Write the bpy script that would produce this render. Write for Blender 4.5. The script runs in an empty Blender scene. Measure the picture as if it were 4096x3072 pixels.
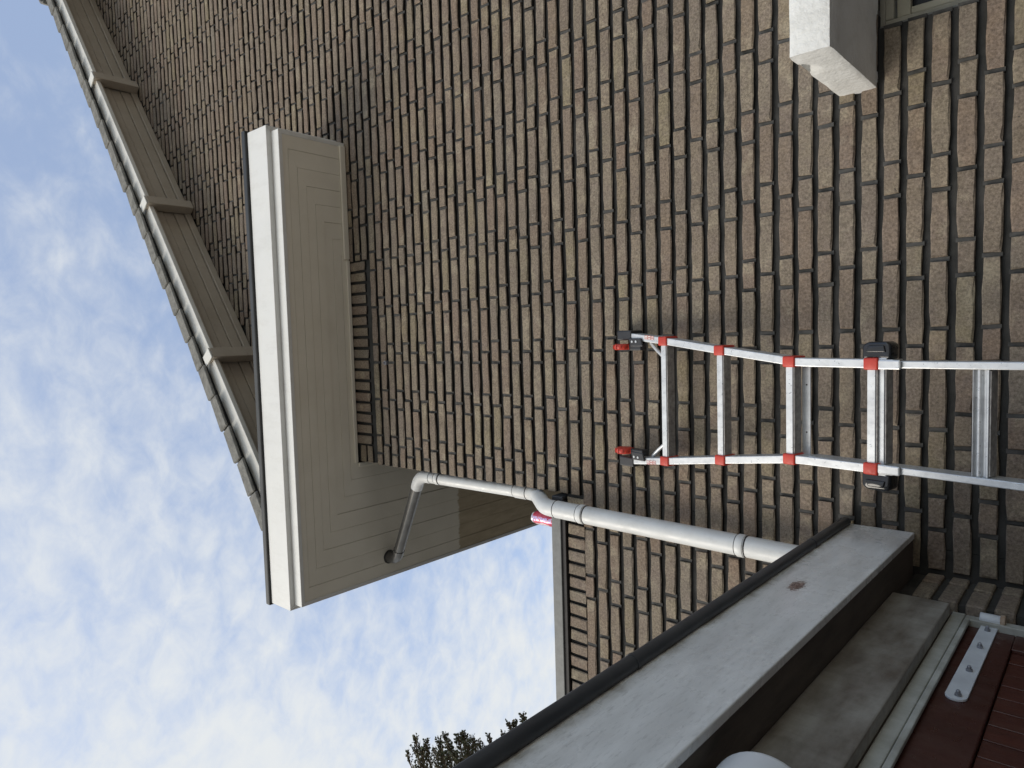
import bpy, bmesh, math, random
from mathutils import Vector, Matrix, noise
R = math.radians
rnd = random.Random(7)
scene = bpy.context.scene
col = scene.collection

# ------------------------------------------------------------------ camera
F_PX, PITCH, YAW, ROLL = 2762.74, 0.7197036, -0.0852092, 0.0267607
CAM = Vector((0.0, -2.582, 1.6))
cy, sy, cp, sp = math.cos(YAW), math.sin(YAW), math.cos(PITCH), math.sin(PITCH)
fwd = Vector((sy * cp, cy * cp, sp)); rt = Vector((cy, -sy, 0)); up = rt.cross(fwd)
cr, sr = math.cos(ROLL), math.sin(ROLL)
rt, up = cr * rt + sr * up, -sr * rt + cr * up
cam_data = bpy.data.cameras.new('camera'); cam = bpy.data.objects.new('camera', cam_data); col.objects.link(cam)
cam_data.sensor_width = 36.0; cam_data.lens = F_PX / 4096 * 36.0
cam_data.clip_start = 0.05; cam_data.clip_end = 2000
M = Matrix(((-up.x, rt.x, -fwd.x, CAM.x), (-up.y, rt.y, -fwd.y, CAM.y), (-up.z, rt.z, -fwd.z, CAM.z), (0, 0, 0, 1)))
cam.matrix_world = M                       # the photograph was taken upright and is stored turned a quarter
scene.camera = cam

# ------------------------------------------------------------------ sky, sun, exposure
SUN_EL, SUN_AZ = R(35), R(222)             # azimuth from +Y, clockwise; low front left
sun_dir = Vector((math.sin(SUN_AZ) * math.cos(SUN_EL), math.cos(SUN_AZ) * math.cos(SUN_EL), math.sin(SUN_EL)))
world = bpy.data.worlds.new('World'); scene.world = world; world.use_nodes = True
nt = world.node_tree; nt.nodes.clear()
def N(t, typ, **kw):
    n = t.nodes.new(typ)
    for k, v in kw.items():
        if k in n.inputs: n.inputs[k].default_value = v
        else: setattr(n, k, v)
    return n
def link(t, a, b): t.links.new(a, b)
wout = N(nt, 'ShaderNodeOutputWorld'); wbg = N(nt, 'ShaderNodeBackground', Strength=0.15)
sky = N(nt, 'ShaderNodeTexSky'); sky.sky_type = 'NISHITA'; sky.sun_disc = False
sky.sun_elevation = SUN_EL; sky.sun_rotation = SUN_AZ; sky.air_density = 1.0; sky.dust_density = 0.6; sky.ozone_density = 2.0
tc = N(nt, 'ShaderNodeTexCoord'); sep = N(nt, 'ShaderNodeSeparateXYZ'); link(nt, tc.outputs['Generated'], sep.inputs[0])
zc = N(nt, 'ShaderNodeMath', operation='MAXIMUM'); zc.inputs[1].default_value = 0.12; link(nt, sep.outputs['Z'], zc.inputs[0])
dx = N(nt, 'ShaderNodeMath', operation='DIVIDE'); dy = N(nt, 'ShaderNodeMath', operation='DIVIDE')
link(nt, sep.outputs['X'], dx.inputs[0]); link(nt, zc.outputs[0], dx.inputs[1])
link(nt, sep.outputs['Y'], dy.inputs[0]); link(nt, zc.outputs[0], dy.inputs[1])
cmb = N(nt, 'ShaderNodeCombineXYZ'); link(nt, dx.outputs[0], cmb.inputs[0]); link(nt, dy.outputs[0], cmb.inputs[1])
mp = N(nt, 'ShaderNodeMapping'); link(nt, cmb.outputs[0], mp.inputs[0])
mp.inputs['Location'].default_value = (3.1, 1.7, 0); mp.inputs['Rotation'].default_value = (0, 0, R(35)); mp.inputs['Scale'].default_value = (1.0, 1.35, 1)
n1 = N(nt, 'ShaderNodeTexNoise', Scale=15.0, Detail=9.0, Roughness=0.60, Distortion=0.3); link(nt, mp.outputs[0], n1.inputs['Vector'])
n2 = N(nt, 'ShaderNodeTexNoise', Scale=1.1, Detail=3.0, Roughness=0.5); link(nt, mp.outputs[0], n2.inputs['Vector'])
# the cloud sheet thickens towards the left of the house
gr = N(nt, 'ShaderNodeMapRange'); gr.inputs['From Min'].default_value = 0.50; gr.inputs['From Max'].default_value = -0.45
gr.inputs['To Min'].default_value = -0.15; gr.inputs['To Max'].default_value = 0.27; gg = N(nt, 'ShaderNodeMath', operation='MULTIPLY_ADD'); link(nt, dy.outputs[0], gg.inputs[0]); gg.inputs[1].default_value = 0.45; link(nt, dx.outputs[0], gg.inputs[2]); link(nt, gg.outputs[0], gr.inputs['Value'])
a1 = N(nt, 'ShaderNodeMath', operation='MULTIPLY_ADD'); link(nt, n2.outputs['Fac'], a1.inputs[0]); a1.inputs[1].default_value = 0.67; link(nt, gr.outputs[0], a1.inputs[2])
a2 = N(nt, 'ShaderNodeMath', operation='MULTIPLY_ADD'); link(nt, n1.outputs['Fac'], a2.inputs[0]); a2.inputs[1].default_value = 0.56; link(nt, a1.outputs[0], a2.inputs[2])
cm = N(nt, 'ShaderNodeMapRange', interpolation_type='SMOOTHSTEP'); cm.inputs['From Min'].default_value = 0.47; cm.inputs['From Max'].default_value = 0.96; cm.inputs['To Min'].default_value = 0.17; cm.inputs['To Max'].default_value = 1.0
link(nt, a2.outputs[0], cm.inputs['Value'])
skm = N(nt, 'ShaderNodeMix', data_type='RGBA', blend_type='MULTIPLY'); skm.inputs[0].default_value = 1.0
link(nt, sky.outputs[0], skm.inputs[6]); skm.inputs[7].default_value = (1.85, 1.62, 1.45, 1)
mixc = N(nt, 'ShaderNodeMix', data_type='RGBA'); link(nt, cm.outputs[0], mixc.inputs[0])
link(nt, skm.outputs[2], mixc.inputs[6]); mixc.inputs[7].default_value = (3.5, 3.64, 3.74, 1)
link(nt, mixc.outputs[2], wbg.inputs['Color']); link(nt, wbg.outputs[0], wout.inputs[0])

sd = bpy.data.lights.new('sun', 'SUN'); so = bpy.data.objects.new('sun', sd); col.objects.link(so)
sd.energy = 1.5; sd.angle = R(32); sd.color = (1.0, 0.92, 0.80)
so.rotation_euler = (-sun_dir).to_track_quat('-Z', 'Y').to_euler(); so.location = sun_dir * 40
vs = scene.view_settings
vs.view_transform = 'Standard'; vs.look = 'None'; vs.gamma = 1.0; vs.use_curve_mapping = False; vs.exposure = 0.6
scene.render.resolution_x = 1024; scene.render.resolution_y = 768

# ------------------------------------------------------------------ helpers
def pix(p):                                 # where a point falls in the 1024 x 768 frame (used only to rank bricks by size)
    d = p - CAM; w = d.dot(fwd)
    if w < 0.05: return None
    return 512 - F_PX / 4 * d.dot(up) / w, 384 - F_PX / 4 * d.dot(rt) / w
def thing(name, label, cat, loc=(0, 0, 0), group=None):
    o = bpy.data.objects.new(name, None); col.objects.link(o); o.location = loc; o.empty_display_size = 0.1
    o['label'] = label; o['category'] = cat
    if group: o['group'] = group
    return o
class MB:
    def __init__(s): s.v = []; s.f = []
    def add(s, vs, fs):
        b = len(s.v); s.v += [tuple(v) for v in vs]; s.f += [tuple(i + b for i in f) for f in fs]; return s
    def box(s, a, b, T=None):
        x0, y0, z0 = a; x1, y1, z1 = b
        x0, x1 = min(x0, x1), max(x0, x1); y0, y1 = min(y0, y1), max(y0, y1); z0, z1 = min(z0, z1), max(z0, z1)
        vs = [(x0, y0, z0), (x1, y0, z0), (x1, y1, z0), (x0, y1, z0), (x0, y0, z1), (x1, y0, z1), (x1, y1, z1), (x0, y1, z1)]
        if T: vs = [T(*v) for v in vs]
        return s.add(vs, [(0, 3, 2, 1), (4, 5, 6, 7), (0, 1, 5, 4), (1, 2, 6, 5), (2, 3, 7, 6), (3, 0, 4, 7)])
    def prism(s, poly, lo, hi, T=lambda a, b, c: (a, b, c)):
        """poly: list of (a, b); extruded in c from lo to hi; T maps (a, b, c) to the world"""
        n = len(poly); vs = [T(a, b, lo) for a, b in poly] + [T(a, b, hi) for a, b in poly]
        return s.add(vs, [tuple(range(n - 1, -1, -1)), tuple(range(n, 2 * n))] + [(i, (i + 1) % n, n + (i + 1) % n, n + i) for i in range(n)])
    def tube(s, path, rad, n=20, caps=True):
        path = [Vector(p) for p in path]; rads = rad if isinstance(rad, (list, tuple)) else [rad] * len(path)
        rings = []; prev = None
        for i, p in enumerate(path):
            if i == 0: t = path[1] - p
            elif i == len(path) - 1: t = p - path[i - 1]
            else: t = (p - path[i - 1]).normalized() + (path[i + 1] - p).normalized()
            t.normalize()
            if prev is None:
                a = Vector((0, 0, 1)) if abs(t.z) < 0.9 else Vector((1, 0, 0)); u = t.cross(a).normalized()
            else: u = (prev - t * prev.dot(t)).normalized()
            prev = u; w = t.cross(u)
            rings.append([p + (u * math.cos(2 * math.pi * k / n) + w * math.sin(2 * math.pi * k / n)) * rads[i] for k in range(n)])
        vs = [v for r in rings for v in r]; fs = []
        for i in range(len(rings) - 1):
            for k in range(n):
                a, b = i * n + k, i * n + (k + 1) % n; fs.append((a, b, b + n, a + n))
        if caps: fs += [tuple(range(n - 1, -1, -1)), tuple(range((len(rings) - 1) * n, len(rings) * n))]
        return s.add(vs, fs)
    def mesh(s, name, bevel=0, seg=2, smooth=None):
        me = bpy.data.meshes.new(name); me.from_pydata(s.v, [], s.f)
        bm = bmesh.new(); bm.from_mesh(me)
        bmesh.ops.recalc_face_normals(bm, faces=bm.faces)
        if bevel:
            es = [e for e in bm.edges if len(e.link_faces) == 2 and e.calc_face_angle(0) > R(25)]
            bmesh.ops.bevel(bm, geom=es, offset=bevel, segments=seg, affect='EDGES', profile=0.5, clamp_overlap=True)
        bm.to_mesh(me); bm.free()
        if smooth is not None: me.shade_smooth(); me.set_sharp_from_angle(angle=R(smooth))
        return me
    def build(s, name, mat, parent=None, bevel=0, seg=2, smooth=None):
        return place(name, s.mesh(name, bevel, seg, smooth), mat, parent)
def place(name, me, mat, parent=None, loc=None, rot=None):
    if mat and not me.materials: me.materials.append(mat)
    o = bpy.data.objects.new(name, me); col.objects.link(o)
    if loc is not None: o.location = loc
    if rot is not None: o.rotation_euler = rot
    if parent:
        o.parent = parent
        if parent.type == 'EMPTY': o.matrix_parent_inverse = Matrix.Translation(-parent.location)
    return o
def arc(c, a, b, r0, n=6):
    """points of a quarter bend: from c + a*r0 to c + b*r0"""
    c, a, b = Vector(c), Vector(a), Vector(b)
    return [c + a * r0 * math.cos(t) + b * r0 * math.sin(t) for t in [math.pi / 2 * i / n for i in range(n + 1)]]
def bend(p0, p1, p2, r, n=6):
    p0, p1, p2 = Vector(p0), Vector(p1), Vector(p2)
    a = p1 + (p0 - p1).normalized() * r; b = p1 + (p2 - p1).normalized() * r
    return [a * (1 - t) ** 2 + p1 * 2 * t * (1 - t) + b * t * t for t in [i / n for i in range(n + 1)]]

# ------------------------------------------------------------------ materials
def newmat(name):
    m = bpy.data.materials.new(name); m.use_nodes = True; t = m.node_tree; t.nodes.clear()
    out = N(t, 'ShaderNodeOutputMaterial'); bs = N(t, 'ShaderNodeBsdfPrincipled'); link(t, bs.outputs[0], out.inputs[0])
    return m, t, bs
def ramp(t, fac, stops):
    r = N(t, 'ShaderNodeValToRGB'); e = r.color_ramp.elements
    while len(e) < len(stops): e.new(0.5)
    for i, (p, c) in enumerate(stops): e[i].position = p; e[i].color = (*c, 1) if len(c) == 3 else c
    link(t, fac, r.inputs[0]); return r
def mixrgb(t, fac, a, b, bt='MIX'):
    m = N(t, 'ShaderNodeMix', data_type='RGBA', blend_type=bt)
    for s, v in ((0, fac), (6, a), (7, b)):
        if hasattr(v, 'is_linked'): link(t, v, m.inputs[s])
        else: m.inputs[s].default_value = v if s == 0 else (*v, 1)
    return m.outputs[2]
def pos(t, scale=(1, 1, 1)):
    g = N(t, 'ShaderNodeNewGeometry'); mp = N(t, 'ShaderNodeMapping'); mp.inputs['Scale'].default_value = scale
    link(t, g.outputs['Position'], mp.inputs[0]); return mp.outputs[0]
def nz(t, vec, scale, detail=4, rough=0.55, dist=0):
    n = N(t, 'ShaderNodeTexNoise', Scale=scale, Detail=detail, Roughness=rough, Distortion=dist); link(t, vec, n.inputs['Vector']); return n.outputs['Fac']
def mr(t, v, a, b, c=0.0, d=1.0):
    m = N(t, 'ShaderNodeMapRange'); link(t, v, m.inputs['Value'])
    for k, x in zip(('From Min', 'From Max', 'To Min', 'To Max'), (a, b, c, d)): m.inputs[k].default_value = x
    return m.outputs[0]
def bump(t, bs, h, strength, dist):
    b = N(t, 'ShaderNodeBump', Strength=strength, Distance=dist); link(t, h, b.inputs['Height']); link(t, b.outputs[0], bs.inputs['Normal']); return b
def math_(t, op, a, b):
    m = N(t, 'ShaderNodeMath', operation=op)
    for i, v in enumerate((a, b)):
        if hasattr(v, 'is_linked'): link(t, v, m.inputs[i])
        else: m.inputs[i].default_value = v
    return m.outputs[0]

def brick_mat(name, attr):
    m, t, bs = newmat(name)
    if attr:
        a = N(t, 'ShaderNodeAttribute', attribute_name='rnd'); r = a.outputs['Fac']
    else:
        r = N(t, 'ShaderNodeObjectInfo').outputs['Random']
    base = ramp(t, r, [(0.0, (0.185, 0.150, 0.120)), (0.16, (0.232, 0.190, 0.146)), (0.32, (0.212, 0.158, 0.124)), (0.48, (0.250, 0.212, 0.162)),
                       (0.62, (0.205, 0.172, 0.142)), (0.74, (0.240, 0.204, 0.136)), (0.86, (0.218, 0.160, 0.124)), (1.0, (0.205, 0.182, 0.152))]).outputs[0]
    base = mixrgb(t, 0.24, base, (0.215, 0.183, 0.147))
    base = mixrgb(t, 1.0, base, (1.04, 1.045, 1.03), 'MULTIPLY')
    p = pos(t)
    base = mixrgb(t, mr(t, nz(t, p, 0.9, 4, 0.6), 0.35, 0.7, 0.0, 0.45), base, mixrgb(t, 1.0, base, (0.74, 0.73, 0.72), 'MULTIPLY'))
    base = mixrgb(t, mr(t, nz(t, pos(t, (5, 1, 0.45)), 1.6, 5, 0.65), 0.50, 0.72, 0.0, 0.5), base, mixrgb(t, 1.0, base, (0.66, 0.65, 0.64), 'MULTIPLY'))
    sc = N(t, 'ShaderNodeVectorMath', operation='ADD'); link(t, p, sc.inputs[0])
    rv = N(t, 'ShaderNodeCombineXYZ'); link(t, math_(t, 'MULTIPLY', r, 37.0), rv.inputs[1]); link(t, rv.outputs[0], sc.inputs[1]); p2 = sc.outputs[0]
    c = mixrgb(t, mr(t, nz(t, p2, 17, 4, 0.6), 0.42, 0.72, 0, 0.7), base, (0.195, 0.158, 0.134))
    c = mixrgb(t, mr(t, nz(t, p2, 9, 3, 0.6), 0.55, 0.75, 0, 0.6), c, (0.36, 0.318, 0.235))
    c = mixrgb(t, mr(t, nz(t, p2, 120, 5, 0.78), 0.34, 0.68, 0.0, 1.0), mixrgb(t, 1.0, c, (0.56, 0.55, 0.54), 'MULTIPLY'), mixrgb(t, 1.0, c, (1.45, 1.43, 1.40), 'MULTIPLY'))
    c = mixrgb(t, mr(t, nz(t, p, 95, 2, 0.5), 0.72, 0.76, 0, 0.7), c, (0.05, 0.045, 0.042))          # burnt pits
    c = mixrgb(t, mr(t, nz(t, p, 60, 2, 0.5), 0.765, 0.79, 0, 0.55), c, (0.55, 0.53, 0.49))           # lime specks
    link(t, c, bs.inputs['Base Color']); bs.inputs['Roughness'].default_value = 0.93; bs.inputs['Specular IOR Level'].default_value = 0.25
    h = math_(t, 'ADD', math_(t, 'MULTIPLY', nz(t, p, 330, 3, 0.7), 0.5), math_(t, 'ADD', nz(t, p, 70, 4, 0.6), math_(t, 'MULTIPLY', nz(t, p2, 14, 3, 0.5), 1.6)))
    bump(t, bs, h, 0.75, 0.0035)
    return m
M_brick = brick_mat('brick', False); M_brickf = brick_mat('brick_field', True)

def simple(name, c1, c2, rough=0.6, scale=6, metal=0.0, bumpd=0.0, bscale=40, stretch=(1, 1, 1), spec=0.5, lo=0.35, hi=0.7, grime=0.0, gcol=(0.10, 0.09, 0.075), gscale=14, gstretch=(1, 1, 0.25)):
    m, t, bs = newmat(name); p = pos(t, stretch)
    c = mixrgb(t, mr(t, nz(t, p, scale, 6, 0.62), lo, hi), c1, c2)
    if grime:
        c = mixrgb(t, mr(t, nz(t, pos(t, gstretch), gscale, 7, 0.72), 0.50, 0.78, 0, grime), c, gcol)
        c = mixrgb(t, mr(t, nz(t, pos(t), gscale * 9, 2, 0.5), 0.72, 0.77, 0, grime), c, gcol)
        r_ = mr(t, nz(t, pos(t), gscale * 2, 4, 0.6), 0.3, 0.7, max(0.05, rough - 0.12), min(1, rough + 0.15)); link(t, r_, bs.inputs['Roughness'])
    else: bs.inputs['Roughness'].default_value = rough
    link(t, c, bs.inputs['Base Color'])
    bs.inputs['Metallic'].default_value = metal; bs.inputs['Specular IOR Level'].default_value = spec
    if bumpd: bump(t, bs, nz(t, p, bscale, 5, 0.6), 0.6, bumpd)
    return m
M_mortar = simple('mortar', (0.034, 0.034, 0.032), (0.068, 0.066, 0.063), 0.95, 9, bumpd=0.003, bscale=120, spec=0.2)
M_side = simple('joint_shade', (0.018, 0.018, 0.017), (0.036, 0.035, 0.033), 0.95, 9, spec=0.2)  # brick sides and undersides: shadow in the joints put into the colour
M_perp = simple('pointing', (0.045, 0.045, 0.043), (0.110, 0.107, 0.102), 0.95, 14, bumpd=0.003, bscale=120, spec=0.2)
M_fascia = simple('fascia_paint', (0.75, 0.75, 0.72), (0.69, 0.69, 0.66), 0.42, 3, grime=0.30, gcol=(0.45, 0.43, 0.38), gstretch=(1.6, 1, 0.5), gscale=9, bumpd=0.0008, bscale=18, stretch=(1, 1, 1), lo=0.5, hi=0.85)
M_barge = simple('barge_paint', (0.72, 0.71, 0.66), (0.64, 0.62, 0.565), 0.5, 4, grime=0.35, gcol=(0.4, 0.37, 0.3), bumpd=0.0008, bscale=18, lo=0.5, hi=0.85)
M_verge = simple('verge_paint', (0.45, 0.395, 0.32), (0.38, 0.33, 0.26), 0.6, 3, grime=0.3, gcol=(0.25, 0.2, 0.14), bumpd=0.0015, bscale=24)
M_zinc = simple('zinc_edge', (0.022, 0.024, 0.024), (0.055, 0.057, 0.055), 0.5, 8, metal=0.1, stretch=(0.3, 1, 1))
M_tile = simple('roof_tile', (0.15, 0.147, 0.134), (0.27, 0.265, 0.24), 0.9, 22, bumpd=0.006, bscale=45, spec=0.3)
M_lead = simple('tile_gap', (0.02, 0.02, 0.02), (0.04, 0.04, 0.04), 0.8, 10)
M_pvc = simple('grey_pvc', (0.66, 0.665, 0.65), (0.54, 0.54, 0.52), 0.38, 9, grime=0.35, gcol=(0.30, 0.28, 0.24), bumpd=0.0006, bscale=20, lo=0.45, hi=0.85)
M_pvcdark = simple('dark_grey_pvc', (0.13, 0.127, 0.12), (0.085, 0.082, 0.077), 0.38, 11, metal=0.35, bumpd=0.001, bscale=30)  # darker grey for the slanted top pipe and its outlet
M_seal = simple('rubber_seal', (0.02, 0.018, 0.017), (0.035, 0.03, 0.03), 0.7, 20)
M_coping = simple('aluminium_coping', (0.175, 0.18, 0.175), (0.13, 0.133, 0.13), 0.6, 30, metal=0.1)
M_black = simple('black_trim', (0.028, 0.030, 0.034), (0.05, 0.052, 0.055), 0.45, 6, bumpd=0.0008, bscale=60)
M_alu = simple('aluminium', (0.66, 0.675, 0.68), (0.50, 0.51, 0.52), 0.36, 18, metal=0.5, grime=0.45, gcol=(0.28, 0.28, 0.28), gscale=38, gstretch=(1, 1, 0.6), bumpd=0.0006, bscale=25, stretch=(1, 1, 0.25))
M_tread = simple('ribbed_tread', (0.46, 0.44, 0.42), (0.22, 0.21, 0.20), 0.5, 60, metal=0.3)
M_red = simple('red_plastic', (0.56, 0.050, 0.026), (0.44, 0.034, 0.02), 0.45, 30, grime=0.35, gcol=(0.20, 0.03, 0.02), gscale=60)
M_bplast = simple('black_plastic', (0.018, 0.018, 0.020), (0.03, 0.03, 0.032), 0.38, 12)
M_gloss = simple('glossy_black', (0.010, 0.011, 0.013), (0.018, 0.018, 0.02), 0.10, 12)
M_white = simple('white_plastic', (0.72, 0.74, 0.75), (0.66, 0.67, 0.68), 0.35, 5)
M_strap = simple('hinge_paint', (0.60, 0.63, 0.66), (0.48, 0.50, 0.53), 0.45, 18, bumpd=0.001, bscale=30)
M_bolt = simple('bolt_steel', (0.30, 0.31, 0.34), (0.20, 0.20, 0.22), 0.5, 40, metal=0.5)
M_rust = simple('rusty_steel', (0.36, 0.29, 0.22), (0.25, 0.15, 0.09), 0.7, 60)
M_frame = simple('frame_paint', (0.46, 0.47, 0.44), (0.24, 0.235, 0.205), 0.5, 9, grime=0.35, gcol=(0.10, 0.09, 0.065), bumpd=0.001, bscale=20)
M_cream = simple('cream_joinery', (0.40, 0.38, 0.30), (0.30, 0.285, 0.22), 0.5, 9)
M_twig = simple('twig', (0.16, 0.12, 0.085), (0.11, 0.08, 0.06), 0.9, 15)
M_sticker = simple('sticker', (0.75, 0.73, 0.70), (0.70, 0.68, 0.66), 0.4, 5)
M_stred = simple('sticker_red', (0.55, 0.10, 0.08), (0.5, 0.09, 0.07), 0.4, 5)
M_pave = simple('paving', (0.30, 0.27, 0.235), (0.22, 0.20, 0.175), 0.9, 3, bumpd=0.004, bscale=30)

# soffit boards: cream paint, an older coat left from a ragged edge on
m, t, bs = newmat('soffit_paint'); p = pos(t)
g = N(t, 'ShaderNodeSeparateXYZ'); link(t, p, g.inputs[0])
edge = math_(t, 'ADD', g.outputs['Y'], math_(t, 'MULTIPLY', mr(t, nz(t, pos(t, (1, 0.15, 1)), 32, 3, 0.6), 0, 1, -0.5, 0.5), 0.07))
old = mr(t, edge, 0.852, 0.868)
newc = mixrgb(t, mr(t, nz(t, p, 5, 4), 0.4, 0.75), (0.82, 0.775, 0.655), (0.76, 0.715, 0.595))
oldc = mixrgb(t, mr(t, nz(t, pos(t, (1, 0.2, 1)), 22, 5, 0.65), 0.35, 0.75), (0.56, 0.475, 0.325), (0.38, 0.305, 0.195))
link(t, mixrgb(t, old, newc, oldc), bs.inputs['Base Color']); bs.inputs['Roughness'].default_value = 0.55
bump(t, bs, nz(t, pos(t, (1, 0.3, 1)), 30, 4), 0.5, 0.0012); M_soffit = m

# garage fascia: aged white paint, streaks and specks, one flaked spot down to the wood
m, t, bs = newmat('aged_fascia_paint'); p = pos(t)
c = mixrgb(t, mr(t, nz(t, pos(t, (1, 0.7, 4)), 5, 5, 0.6), 0.35, 0.75), (0.74, 0.735, 0.715), (0.54, 0.535, 0.515))
c = mixrgb(t, mr(t, nz(t, pos(t, (1, 3, 16)), 9, 6, 0.7), 0.53, 0.74, 0, 0.5), c, (0.24, 0.235, 0.22))
c = mixrgb(t, mr(t, nz(t, pos(t, (1, 6, 30)), 16, 4, 0.7), 0.64, 0.72, 0, 0.4), c, (0.14, 0.13, 0.12))
g = N(t, 'ShaderNodeSeparateXYZ'); link(t, p, g.inputs[0])
c = mixrgb(t, math_(t, 'MULTIPLY', mr(t, g.outputs['Z'], 2.262, 2.296), mr(t, nz(t, pos(t, (1, 1, 2)), 14, 5, 0.65), 0.35, 0.7)), c, (0.17, 0.14, 0.09))
dv = N(t, 'ShaderNodeVectorMath', operation='DISTANCE'); link(t, pos(t, (1, 0.55, 1.5)), dv.inputs[0]); dv.inputs[1].default_value = (-0.664, -0.77 * 0.55, 2.222 * 1.5)
spot = mr(t, math_(t, 'ADD', dv.outputs['Value'], math_(t, 'MULTIPLY', nz(t, p, 120, 3, 0.7), 0.05)), 0.052, 0.046)
c = mixrgb(t, spot, c, mixrgb(t, mr(t, nz(t, p, 160, 3), 0.4, 0.6), (0.035, 0.012, 0.010), (0.30, 0.22, 0.19)))
link(t, c, bs.inputs['Base Color']); link(t, mr(t, nz(t, p, 7, 5, 0.6), 0.35, 0.65, 0.16, 0.42), bs.inputs['Roughness'])
bump(t, bs, nz(t, pos(t, (1, 3, 30)), 14, 5, 0.6), 0.5, 0.001); M_gfascia = m
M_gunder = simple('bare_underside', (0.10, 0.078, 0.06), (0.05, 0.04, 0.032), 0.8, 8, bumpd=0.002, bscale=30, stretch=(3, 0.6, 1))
M_lintel = simple('dirty_lintel_paint', (0.29, 0.275, 0.245), (0.12, 0.10, 0.08), 0.42, 6, grime=0.4, gcol=(0.07, 0.055, 0.04), gscale=18, bumpd=0.001, bscale=25, stretch=(1, 0.8, 2.5))
M_door = simple('oxblood_paint', (0.055, 0.015, 0.010), (0.038, 0.011, 0.008), 0.36, 7, grime=0.35, gcol=(0.09, 0.06, 0.05), gscale=22, bumpd=0.0015, bscale=25, stretch=(1, 1, 0.2))
M_plank = simple('brown_red_stain', (0.075, 0.018, 0.010), (0.045, 0.012, 0.008), 0.45, 9, grime=0.3, gcol=(0.1, 0.06, 0.045), gscale=22, bumpd=0.002, bscale=40, stretch=(1, 4, 0.15))
M_conc = simple('white_rough_concrete', (0.78, 0.78, 0.755), (0.68, 0.68, 0.65), 0.8, 7, grime=0.30, gcol=(0.35, 0.32, 0.26), gscale=11, bumpd=0.006, bscale=55, lo=0.45, hi=0.8)
m, t, bs = newmat('window_glass'); bs.inputs['Base Color'].default_value = (0.012, 0.012, 0.014, 1); bs.inputs['Roughness'].default_value = 0.08; bs.inputs['Specular IOR Level'].default_value = 0.15; M_pane = m
m, t, bs = newmat('conifer_leaf')
r = N(t, 'ShaderNodeNewGeometry').outputs['Random Per Island']
link(t, ramp(t, r, [(0, (0.040, 0.050, 0.022)), (0.45, (0.075, 0.082, 0.036)), (0.75, (0.10, 0.085, 0.045)), (1, (0.14, 0.10, 0.06))]).outputs[0], bs.inputs['Base Color'])
bs.inputs['Roughness'].default_value = 0.7; M_leaf = m
# drinks can: pink red print with violet blossom and white claw strokes
m, t, bs = newmat('can_print'); tcn = N(t, 'ShaderNodeTexCoord'); o_ = tcn.outputs['Object']
g = N(t, 'ShaderNodeSeparateXYZ'); link(t, o_, g.inputs[0])
c = mixrgb(t, mr(t, nz(t, o_, 30, 2), 0.4, 0.6), (0.48, 0.03, 0.075), (0.62, 0.10, 0.12))
vo = N(t, 'ShaderNodeTexVoronoi', Scale=55.0); link(t, o_, vo.inputs['Vector'])
band = math_(t, 'MULTIPLY', mr(t, g.outputs['X'], -0.012, -0.006), mr(t, g.outputs['X'], 0.016, 0.010))
c = mixrgb(t, math_(t, 'MULTIPLY', band, mr(t, vo.outputs['Distance'], 0.62, 0.5)), c, (0.55, 0.42, 0.72))
c = mixrgb(t, math_(t, 'MULTIPLY', band, mr(t, nz(t, o_, 150, 3), 0.55, 0.6)), c, (0.85, 0.75, 0.85))
link(t, c, bs.inputs['Base Color']); bs.inputs['Roughness'].default_value = 0.3; bs.inputs['Metallic'].default_value = 0.25; M_can = m
M_canw = simple('can_white', (0.85, 0.82, 0.84), (0.8, 0.78, 0.8), 0.35, 5)
M_canal = simple('can_aluminium', (0.75, 0.70, 0.72), (0.65, 0.62, 0.63), 0.25, 5, metal=0.8)

# ------------------------------------------------------------------ the setting
g = MB(); g.add([(-600, -600, 0), (600, -600, 0), (600, 600, 0), (-600, 600, 0)], [(0, 1, 2, 3)])
o = g.build('ground', M_pave); o['kind'] = 'structure'

# ------------------------------------------------------------------ brickwork
XC = -0.735                                  # left corner of the gable wall
COURSE, ZTOP0, PERIOD, XH = 0.0695, 4.9795, 0.55, 0.217
BH, JW = 0.0485, 0.011
TANS = math.tan(R(37.88)); APEX = 3.42
def rake_z(x): return 6.89 + TANS * (x - 0.57) if x <= APEX else 6.89 + TANS * (2 * APEX - x - 0.57)
def brick_data(L, h, seed, depth=0.05):
    """front at y = 0 facing -Y, centred on x and z; uneven arrises"""
    q = random.Random(seed); nL = max(2, round(L / 0.052)); nh = 1
    loop = []
    for i in range(nL): loop.append((-L / 2 + L * i / nL, -h / 2))
    loop.append((L / 2, -h / 2))
    for i in range(nL): loop.append((L / 2 - L * i / nL, h / 2))
    loop.append((-L / 2, h / 2)); n = len(loop)
    outer, inner = [], []
    for (x, z) in loop:
        jx, jz = q.uniform(-.0018, .0018), q.uniform(-.0023, .0020)
        corner = abs(abs(x) - L / 2) < 1e-6
        ch = q.uniform(0.003, 0.006) if q.random() < 0.82 else q.uniform(0.006, 0.012)
        k = 0.55 if corner else 0
        ox, oz = x * (1 - k * 0.006 / L) + jx, z * (1 - k * 0.006 / h) + jz
        outer.append((ox, q.uniform(0.003, 0.006), oz))
        inner.append((x - math.copysign(ch, x) if corner else x + jx, q.uniform(-.0007, .0007), z - math.copysign(ch * 0.75, z) + jz * 0.5))
    back = [(x, depth, z) for (x, _, z) in outer]
    vs = inner + outer + back; fs = [tuple(range(n))]
    for i in range(n):
        j = (i + 1) % n; fs.append((i, n + i, n + j, j)); fs.append((n + i, 2 * n + i, 2 * n + j, n + j))
    fs = [f[::-1] if False else f for f in fs]
    return vs, fs
_cache = {}
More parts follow.
